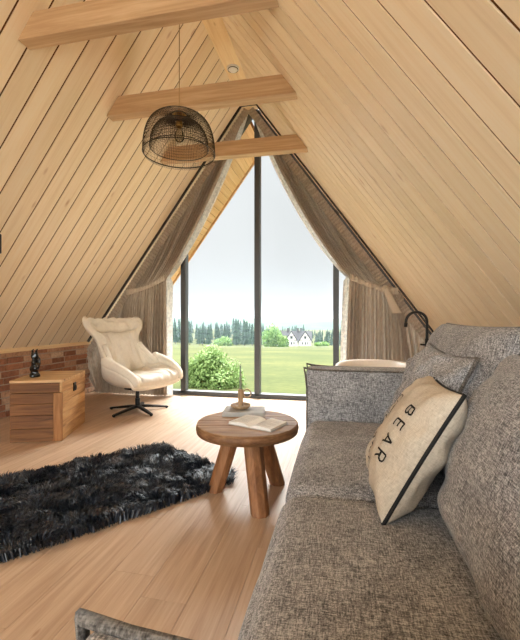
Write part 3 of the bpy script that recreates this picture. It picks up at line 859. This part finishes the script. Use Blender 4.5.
# ------------------------------------------------------------------ bathtub and tap
bt = thing('bathtub', 'cream freestanding bathtub mostly hidden behind the sofa arm', 'bathtub', (.33, 3.62, 0))
mb = MB(); n = 56
def ring_(a, b, z): return [(a*math.copysign(abs(math.cos(t))**.75, math.cos(t)), b*math.copysign(abs(math.sin(t))**.75, math.sin(t)), z) for t in [2*PI*k/n for k in range(n)]]
rings = [ring_(.27,.55,0), ring_(.31,.60,.05), ring_(.36,.66,.35), ring_(.385,.69,.61), ring_(.398,.703,.632), ring_(.385,.69,.648), ring_(.35,.655,.635), ring_(.33,.63,.55), ring_(.29,.57,.2), ring_(.2,.45,.12)]
vs = [p for r_ in rings for p in r_]
mb.add(vs, [(i*n+j, i*n+(j+1)%n, (i+1)*n+(j+1)%n, (i+1)*n+j) for i in range(len(rings)-1) for j in range(n)]+[tuple(range(n)), tuple(range((len(rings)-1)*n, len(rings)*n))])
mb.build('basin', M['tub'], bt, smooth=True)
tp = thing('tub_tap', 'tall black gooseneck tap standing beside the bathtub', 'tap', (.80, 3.90, 0))
pts = [(0,0,0),(0,0,.5),(0,0,1.0)]+[(-.095+.095*math.cos(a), 0, 1.06+.095*math.sin(a)) for a in [PI*k/14 for k in range(15)]]+[(-.193,0,1.03)]
mb = MB(); mb.tube(pts, .013, 12); mb.tube([(-.191,0,1.05),(-.194,0,1.01)], .016, 12); mb.build('spout', M['black_metal'], tp, smooth=True)
mb = MB(); mb.lathe([(.05,0),(.05,.012),(.02,.018)], 20); mb.build('floor_flange', M['black_metal'], tp, smooth=True)
mb = MB(); mb.tube([(-.01,0,.84),(-.06,0,.845)], .009, 10); mb.tube([(0,0,.78),(0,0,.9)], .019, 14); mb.build('lever', M['black_metal'], tp, smooth=True)

# ------------------------------------------------------------------ outdoors
def ground_z(y): return -.62-.067*(max(y, 5)-7) if y < 175 else -.62-.067*168+(y-175)*.03
mb = MB()
ys = [-60,-20,-3,5.2,7,10,14,20,28,40,55,75,100,125,150,175,220,300]
xs = [-260,-160,-110,-80,-55,-35,-20,-12,-6,0,6,15,30,60,120,200]
def mz(x_, y_):
    b = -.45 if y_ < 6 else ground_z(y_)
    if y_ > 10: b += .35*math.sin(x_*.05+1)*min(1, (y_-10)/60)+ .25*math.sin(x_*.11+y_*.06)*min(1, (y_-10)/60)
    return b
mb.add([(x_, y_, mz(x_, y_)) for y_ in ys for x_ in xs], [(j*len(xs)+i, j*len(xs)+i+1, (j+1)*len(xs)+i+1, (j+1)*len(xs)+i) for j in range(len(ys)-1) for i in range(len(xs)-1)])
struct(mb.build('ground_meadow', M['meadow'], smooth=True))
for nm_, a_, b_ in (('bounce_paving_front', 5.2, 7.3), ('bounce_paving_rear', -9.0, -2.3)):  # unseen pale paving, added to bounce daylight up to the ceiling
    mb = MB()
    for k in range(12):
        for j in range(int((b_-a_)/.7)): mb.box((-5.2+k*.7, a_+j*.7, -.5), (-5.2+k*.7+.69, a_+j*.7+.69, -.40))
    struct(mb.build(nm_, plain(nm_+'_stone', (206,196,182), .9, scale=3)))
# distant wooded hills
mb = MB()
def HL(u, v):
    x_ = -520+760*u; y_ = 300+300*v
    hgt = 3.2+2.0*math.sin(u*5.2+.6)+1.2*math.sin(u*13)+1.2*noise.noise(Vector((u*30,0,0)))
    return Vector((x_, y_, -30+(hgt+27)*math.sin(min(1, v*1.4)*PI/2)))
mb.grid(HL, 80, 14); struct(mb.build('hills_distant', M['hill'], smooth=True))

# conifers
def conifer_mesh(seed, tiers=11):
    r_ = random.Random(seed); f = MB()
    Ht = 1.0
    for t_ in range(tiers):
        z0 = .10+.86*t_/tiers; z1 = z0+.17*(1-.45*t_/tiers); R_ = .21*(1-t_/tiers)**.85+.018; n = 11
        ring = [];
        for k in range(n):
            a = 2*PI*k/n+r_.random()*.3; q = R_*(r_.uniform(.75,1.15) if k % 2 else r_.uniform(.45,.65))
            ring.append((q*math.cos(a), q*math.sin(a), z0-.03*r_.random()))
        vs = ring+[(0,0,min(1.0, z1))]
        f.add(vs, [(k,(k+1)%n,n) for k in range(n)])
    return f
protos = []
for sd_ in (1, 2, 3):
    f = conifer_mesh(sd_); tr = MB(); tr.tube([(0,0,-.06),(0,0,.5)], [.02,.008], 6)
    protos.append((f, tr))
meshes = []
def plant_tree(name, label, group, cat, x_, y_, hgt, k, wide=1.0, first=[{}]):
    t_ = thing(name, label, cat, (x_, y_, mz(x_, y_)), random.random()*6, group)
    if k not in first[0]:
        a = protos[k][0].build('foliage', M['needles'], t_); b = protos[k][1].build('trunk', M['bark'], t_); first[0][k] = (a, b)
    else:
        for q in first[0][k]:
            c_ = q.copy(); COL.objects.link(c_); c_.parent = t_
    t_.scale = (hgt*wide, hgt*wide, hgt)
    return t_
rr = random.Random(5)
def px_to_x(u, y_):
    a = (u-260)/381.2; return y_*(-.2090+a*.9779)/(.9779+a*.2090)
def gap_h(u):                      # tree top row in the photo (pixels above the horizon row 317.8)
    tops = [(150,318),(168,314),(180,318),(195,321),(210,322),(222,322),(232,318),(240,314),(250,318),(262,322),(285,327),(300,322),(318,329),(340,331)]
    for (a, ta), (b, tb) in zip(tops[:-1], tops[1:]):
        if a <= u <= b: return ta+(tb-ta)*(u-a)/(b-a)
    return 325
placed = []
for row_, y0_ in enumerate((168, 184, 200, 217, 236)):
    u = 148.0+rr.uniform(0, 6)
    while u < 345:
        top = gap_h(min(339, max(150, u)))+rr.uniform(-1.0, 6.0)+(3 if row_ == 0 else 0)
        yy = y0_+rr.uniform(-2.5, 2.5); xx = px_to_x(u, yy)
        zt = 1.1+(317.8-top)/381.2*yy; hgt = max(4.0, zt-mz(xx, yy)); wd = rr.uniform(.75, 1.0); rad = .23*hgt*wd
        if not (row_ < 2 and 268 < u < 316) and all((xx-a_)**2+(yy-b_)**2 > (rad+c_)**2 for a_, b_, c_ in placed):
            plant_tree('conifer_tree', 'hazy dark conifer in the forest edge beyond the meadow', 'conifers of the forest edge', 'tree', xx, yy, hgt, rr.randrange(3), wd); placed.append((xx, yy, rad))
        u += rr.uniform(1.5, 3.5)

def leafy(name, label, cat, loc, rx, ry, rz_, nleaf, ls, mat, seed, group=None, lumps=9, trunk=.05):
    t_ = thing(name, label, cat, loc, 0, group); r_ = np.random.default_rng(seed)
    cs = r_.normal(0, .42, (lumps, 3)); cs[:,2] = np.abs(cs[:,2])*.9+.15; cs /= np.maximum(1, np.linalg.norm(cs, axis=1, keepdims=True)/.72)
    rad = r_.uniform(.32, .5, lumps); cs = np.vstack([cs, [[0,0,.35]]]); rad = np.append(rad, .70)
    which = r_.integers(0, len(cs), nleaf); d = r_.normal(0, 1, (nleaf, 3)); d /= np.linalg.norm(d, axis=1, keepdims=True)
    p = cs[which]+d*(rad[which]*r_.uniform(.6, 1.05, nleaf))[:,None]
    p[:,2] = np.clip(p[:,2], .0, 2); p *= np.array([rx, ry, rz_])
    a1 = r_.normal(0, 1, (nleaf, 3)); a1 /= np.linalg.norm(a1, axis=1, keepdims=True); a2 = np.cross(a1, d); a2 /= np.maximum(1e-6, np.linalg.norm(a2, axis=1, keepdims=True))
    s_ = ls*r_.uniform(.6, 1.3, nleaf)[:,None]
    V = np.stack([p-a1*s_, p+a2*s_*.5, p+a1*s_, p-a2*s_*.5], 1).reshape(-1, 3)
    F_ = (np.arange(nleaf)[:,None]*4+np.array([[0,1,2,3]])).tolist()
    me = bpy.data.meshes.new('foliage'); me.from_pydata(V.tolist(), [], F_); me.materials.append(mat)
    o = bpy.data.objects.new('foliage', me); COL.objects.link(o); o.parent = t_
    mb = MB()
    for k in range(5):
        e = cs[k]*np.array([rx, ry, rz_])*.9; mb.tube([(0,0,-.1), (e[0]*.3,e[1]*.3,e[2]*.5), tuple(e)], [trunk*rx, trunk*.6*rx, trunk*.2*rx], 6)
    mb.build('stems', M['bark'], t_, smooth=True)
    return t_
by = 10.3; bx = px_to_x(212, by)
leafy('bush', 'large round light green bush just outside the window', 'bush', (bx, by, mz(bx, by)-.12), .86, .8, 1.22, 9000, .052, M['leaf'], 3, None, 16)
for (u_, y_, hw, top, lab, sd_) in ((224, 158, 12, 336, 'rounded broadleaf tree left of the centre mullion at the meadow edge', 11), (272, 141, 11, 321, 'tall pale green broadleaf tree beside the white farmhouse', 12), (281.5, 133, 6.5, 334, 'low round green tree touching the farmhouse end wall', 13), (323, 135, 8, 342, 'low hedge-like shrub right of the white farmhouse', 14)):
    xx = px_to_x(u_, y_); zt = 1.1+(317.8-top)/381.2*y_; hgt = zt-mz(xx, y_); w_ = hw/381.2*y_
    leafy('broadleaf_tree', lab, 'tree', (xx, y_, mz(xx, y_)), w_, w_, hgt/1.12, 2200, .55, M['leaf_far'], sd_, None, 8, .05)

# farmhouse
hy = 150; hx = px_to_x(297, hy); hz = mz(hx, hy)
fh = thing('farmhouse', 'white two-gabled farmhouse with steep dark roof beyond the meadow', 'house', (hx, hy, hz-.2), math.radians(8))
mb = MB(); mb.box((-7.2,0,0), (5.6,6.5,2.6)); mb.build('walls', M['plaster'], fh)
rf = MB(); rf.prism([(-7.6,-.3,2.3), (-7.6,3.25,6.0), (-7.6,6.8,2.3)], (13.6,0,0)); rfo = rf.build('roof', M['roof_dark'], fh)
for gx in (-2.2, 3.2):
    mb = MB(); mb.prism([(gx-2.1,-.9,0),(gx+2.1,-.9,0),(gx+2.1,-.9,2.4),(gx,-.9,5.6),(gx-2.1,-.9,2.4)], (0,2.2,0)); g_ = mb.build('gable_wing', M['plaster'], fh)
    mb = MB()
    for sgn in (-1, 1):
        mb.prism([(gx,-1.5,6.3),(gx+sgn*2.9,-1.5,1.8),(gx+sgn*2.9,-1.5,1.45),(gx,-1.5,5.75)], (0,5.0,0))
    mb.build('gable_roof', M['roof_dark'], fh)
    mb = MB()
    for wx in (-1.0, 0, 1.0): mb.box((gx+wx-.28,-.96,.7), (gx+wx+.28,-.9,1.8))
    mb.box((gx-.5,-.96,3.0), (gx+.5,-.9,4.0)); mb.build('gable_windows', M['pane_dark'], g_)
    mb = MB(); mb.box((gx-2.1,-1.0,2.35), (gx+2.1,-.9,2.6)); mb.box((gx-1.2,-1.0,4.05),(gx+1.2,-.9,4.2)); mb.build('timber_band', M['timber'], g_)
for k_, cx_ in enumerate((-3.6, .4, 1.6)):
    mb = MB(); mb.box((cx_-.4,2.6,5.0), (cx_+.4,3.6,7.2)); mb.build('chimney', M['roof_dark'], fh)
mb = MB(); mb.box((-12.2,.5,0), (-7.2,5,1.9)); mb.build('annex_wall', M['plaster'], fh)
mb = MB(); mb.prism([(-12.6,.1,1.8),(-12.6,2.75,3.9),(-12.6,5.4,1.8)], (5.6,0,0)); mb.build('annex_roof', plain('grey_roof_tile', (120,118,116), .8, scale=3), fh)

# haze over the valley
t = NT('valley_haze'); t.n.remove(t.b)
vs_ = t.add('ShaderNodeVolumeScatter'); vs_.inputs['Color'].default_value = (.0165,.019,.0212,1); vs_.inputs['Density'].default_value = .0190
t.l.new(vs_.outputs[0], t.out.inputs['Volume'])
mb = MB(); mb.box((-420,60,-45), (260,1000,14)); hz_ = tag(mb.build('valley_haze', t.m), 'pale mist lying over the forest and hills beyond the meadow', 'haze', None, 'stuff')

# ------------------------------------------------------------------ world: bright overcast sky
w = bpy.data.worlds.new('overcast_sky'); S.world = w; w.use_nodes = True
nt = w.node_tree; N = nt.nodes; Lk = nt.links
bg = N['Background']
tc = N.new('ShaderNodeTexCoord'); sep = N.new('ShaderNodeSeparateXYZ'); Lk.new(tc.outputs['Generated'], sep.inputs[0])
def mr(sock, a, b, c, d, smooth=True):
    m_ = N.new('ShaderNodeMapRange'); m_.interpolation_type = 'SMOOTHSTEP' if smooth else 'LINEAR'
    Lk.new(sock, m_.inputs['Value'])
    for i, v_ in zip((1,2,3,4), (a,b,c,d)): m_.inputs[i].default_value = v_
    return m_.outputs[0]
SKY_LOW, SKY_TOP, SKY_BACK, SKY_LOBE = .46, 5.0, 4.2, 24.0  # top, rear and lobe are added brightness out of view, lighting the room
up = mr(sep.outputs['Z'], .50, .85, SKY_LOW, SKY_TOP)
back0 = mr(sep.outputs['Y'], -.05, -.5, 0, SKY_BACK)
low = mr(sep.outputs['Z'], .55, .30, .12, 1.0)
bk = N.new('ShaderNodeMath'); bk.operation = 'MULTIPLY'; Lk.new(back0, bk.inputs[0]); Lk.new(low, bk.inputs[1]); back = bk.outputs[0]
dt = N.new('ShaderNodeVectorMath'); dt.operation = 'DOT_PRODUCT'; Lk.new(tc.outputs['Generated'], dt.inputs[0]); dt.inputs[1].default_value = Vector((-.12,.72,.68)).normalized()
lobe = mr(dt.outputs['Value'], .80, .97, 0, SKY_LOBE); gate = mr(sep.outputs['Z'], .46, .60, 0, 1)
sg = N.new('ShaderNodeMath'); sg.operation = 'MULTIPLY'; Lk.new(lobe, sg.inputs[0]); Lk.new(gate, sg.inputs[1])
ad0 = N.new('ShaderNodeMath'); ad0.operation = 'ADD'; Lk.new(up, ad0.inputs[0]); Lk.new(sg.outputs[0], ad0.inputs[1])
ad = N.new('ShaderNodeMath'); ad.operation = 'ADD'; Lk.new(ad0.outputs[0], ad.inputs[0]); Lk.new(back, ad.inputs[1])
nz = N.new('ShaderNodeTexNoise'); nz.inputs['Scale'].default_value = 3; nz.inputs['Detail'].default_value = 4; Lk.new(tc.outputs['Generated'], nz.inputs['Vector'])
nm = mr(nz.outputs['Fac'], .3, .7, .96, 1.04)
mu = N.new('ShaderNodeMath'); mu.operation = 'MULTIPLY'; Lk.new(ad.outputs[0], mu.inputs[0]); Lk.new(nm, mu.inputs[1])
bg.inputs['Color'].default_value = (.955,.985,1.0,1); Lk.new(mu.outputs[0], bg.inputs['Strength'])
# window portals (guide the daylight sampling only)
for (y_, rz) in ((DW+.13, 1), (YB-.13, -1)):
    ld = bpy.data.lights.new('portal', 'AREA'); ld.shape = 'RECTANGLE'; ld.size = 4.9; ld.size_y = 3.95; ld.cycles.is_portal = True
    o = bpy.data.objects.new('daylight_portal', ld); COL.objects.link(o); o.location = (XR, y_, 1.97)
    o.rotation_euler = (-PI/2 if rz > 0 else PI/2, 0, 0); o['kind'] = 'structure'

# ------------------------------------------------------------------ camera
cam = bpy.data.cameras.new('camera'); cam.sensor_fit = 'HORIZONTAL'; cam.sensor_width = 36; cam.lens = 381.2/520*36
cam.shift_y = -(320-317.8)/520; cam.clip_start = .02; cam.clip_end = 3000
co = bpy.data.objects.new('camera', cam); COL.objects.link(co); co.location = (0,0,1.1); co.rotation_euler = (PI/2, 0, .2106)
S.camera = co
S.view_settings.view_transform = 'Standard'; S.view_settings.look = 'None'; S.view_settings.gamma = 1; S.view_settings.use_curve_mapping = False
S.view_settings.exposure = 0.96
try:
    c = S.cycles; c.max_bounces = 12; c.diffuse_bounces = 8; c.glossy_bounces = 4; c.transparent_max_bounces = 24; c.volume_bounces = 0
    c.sample_clamp_indirect = 6; c.use_denoising = True; c.caustics_reflective = False; c.caustics_refractive = False
except Exception: pass
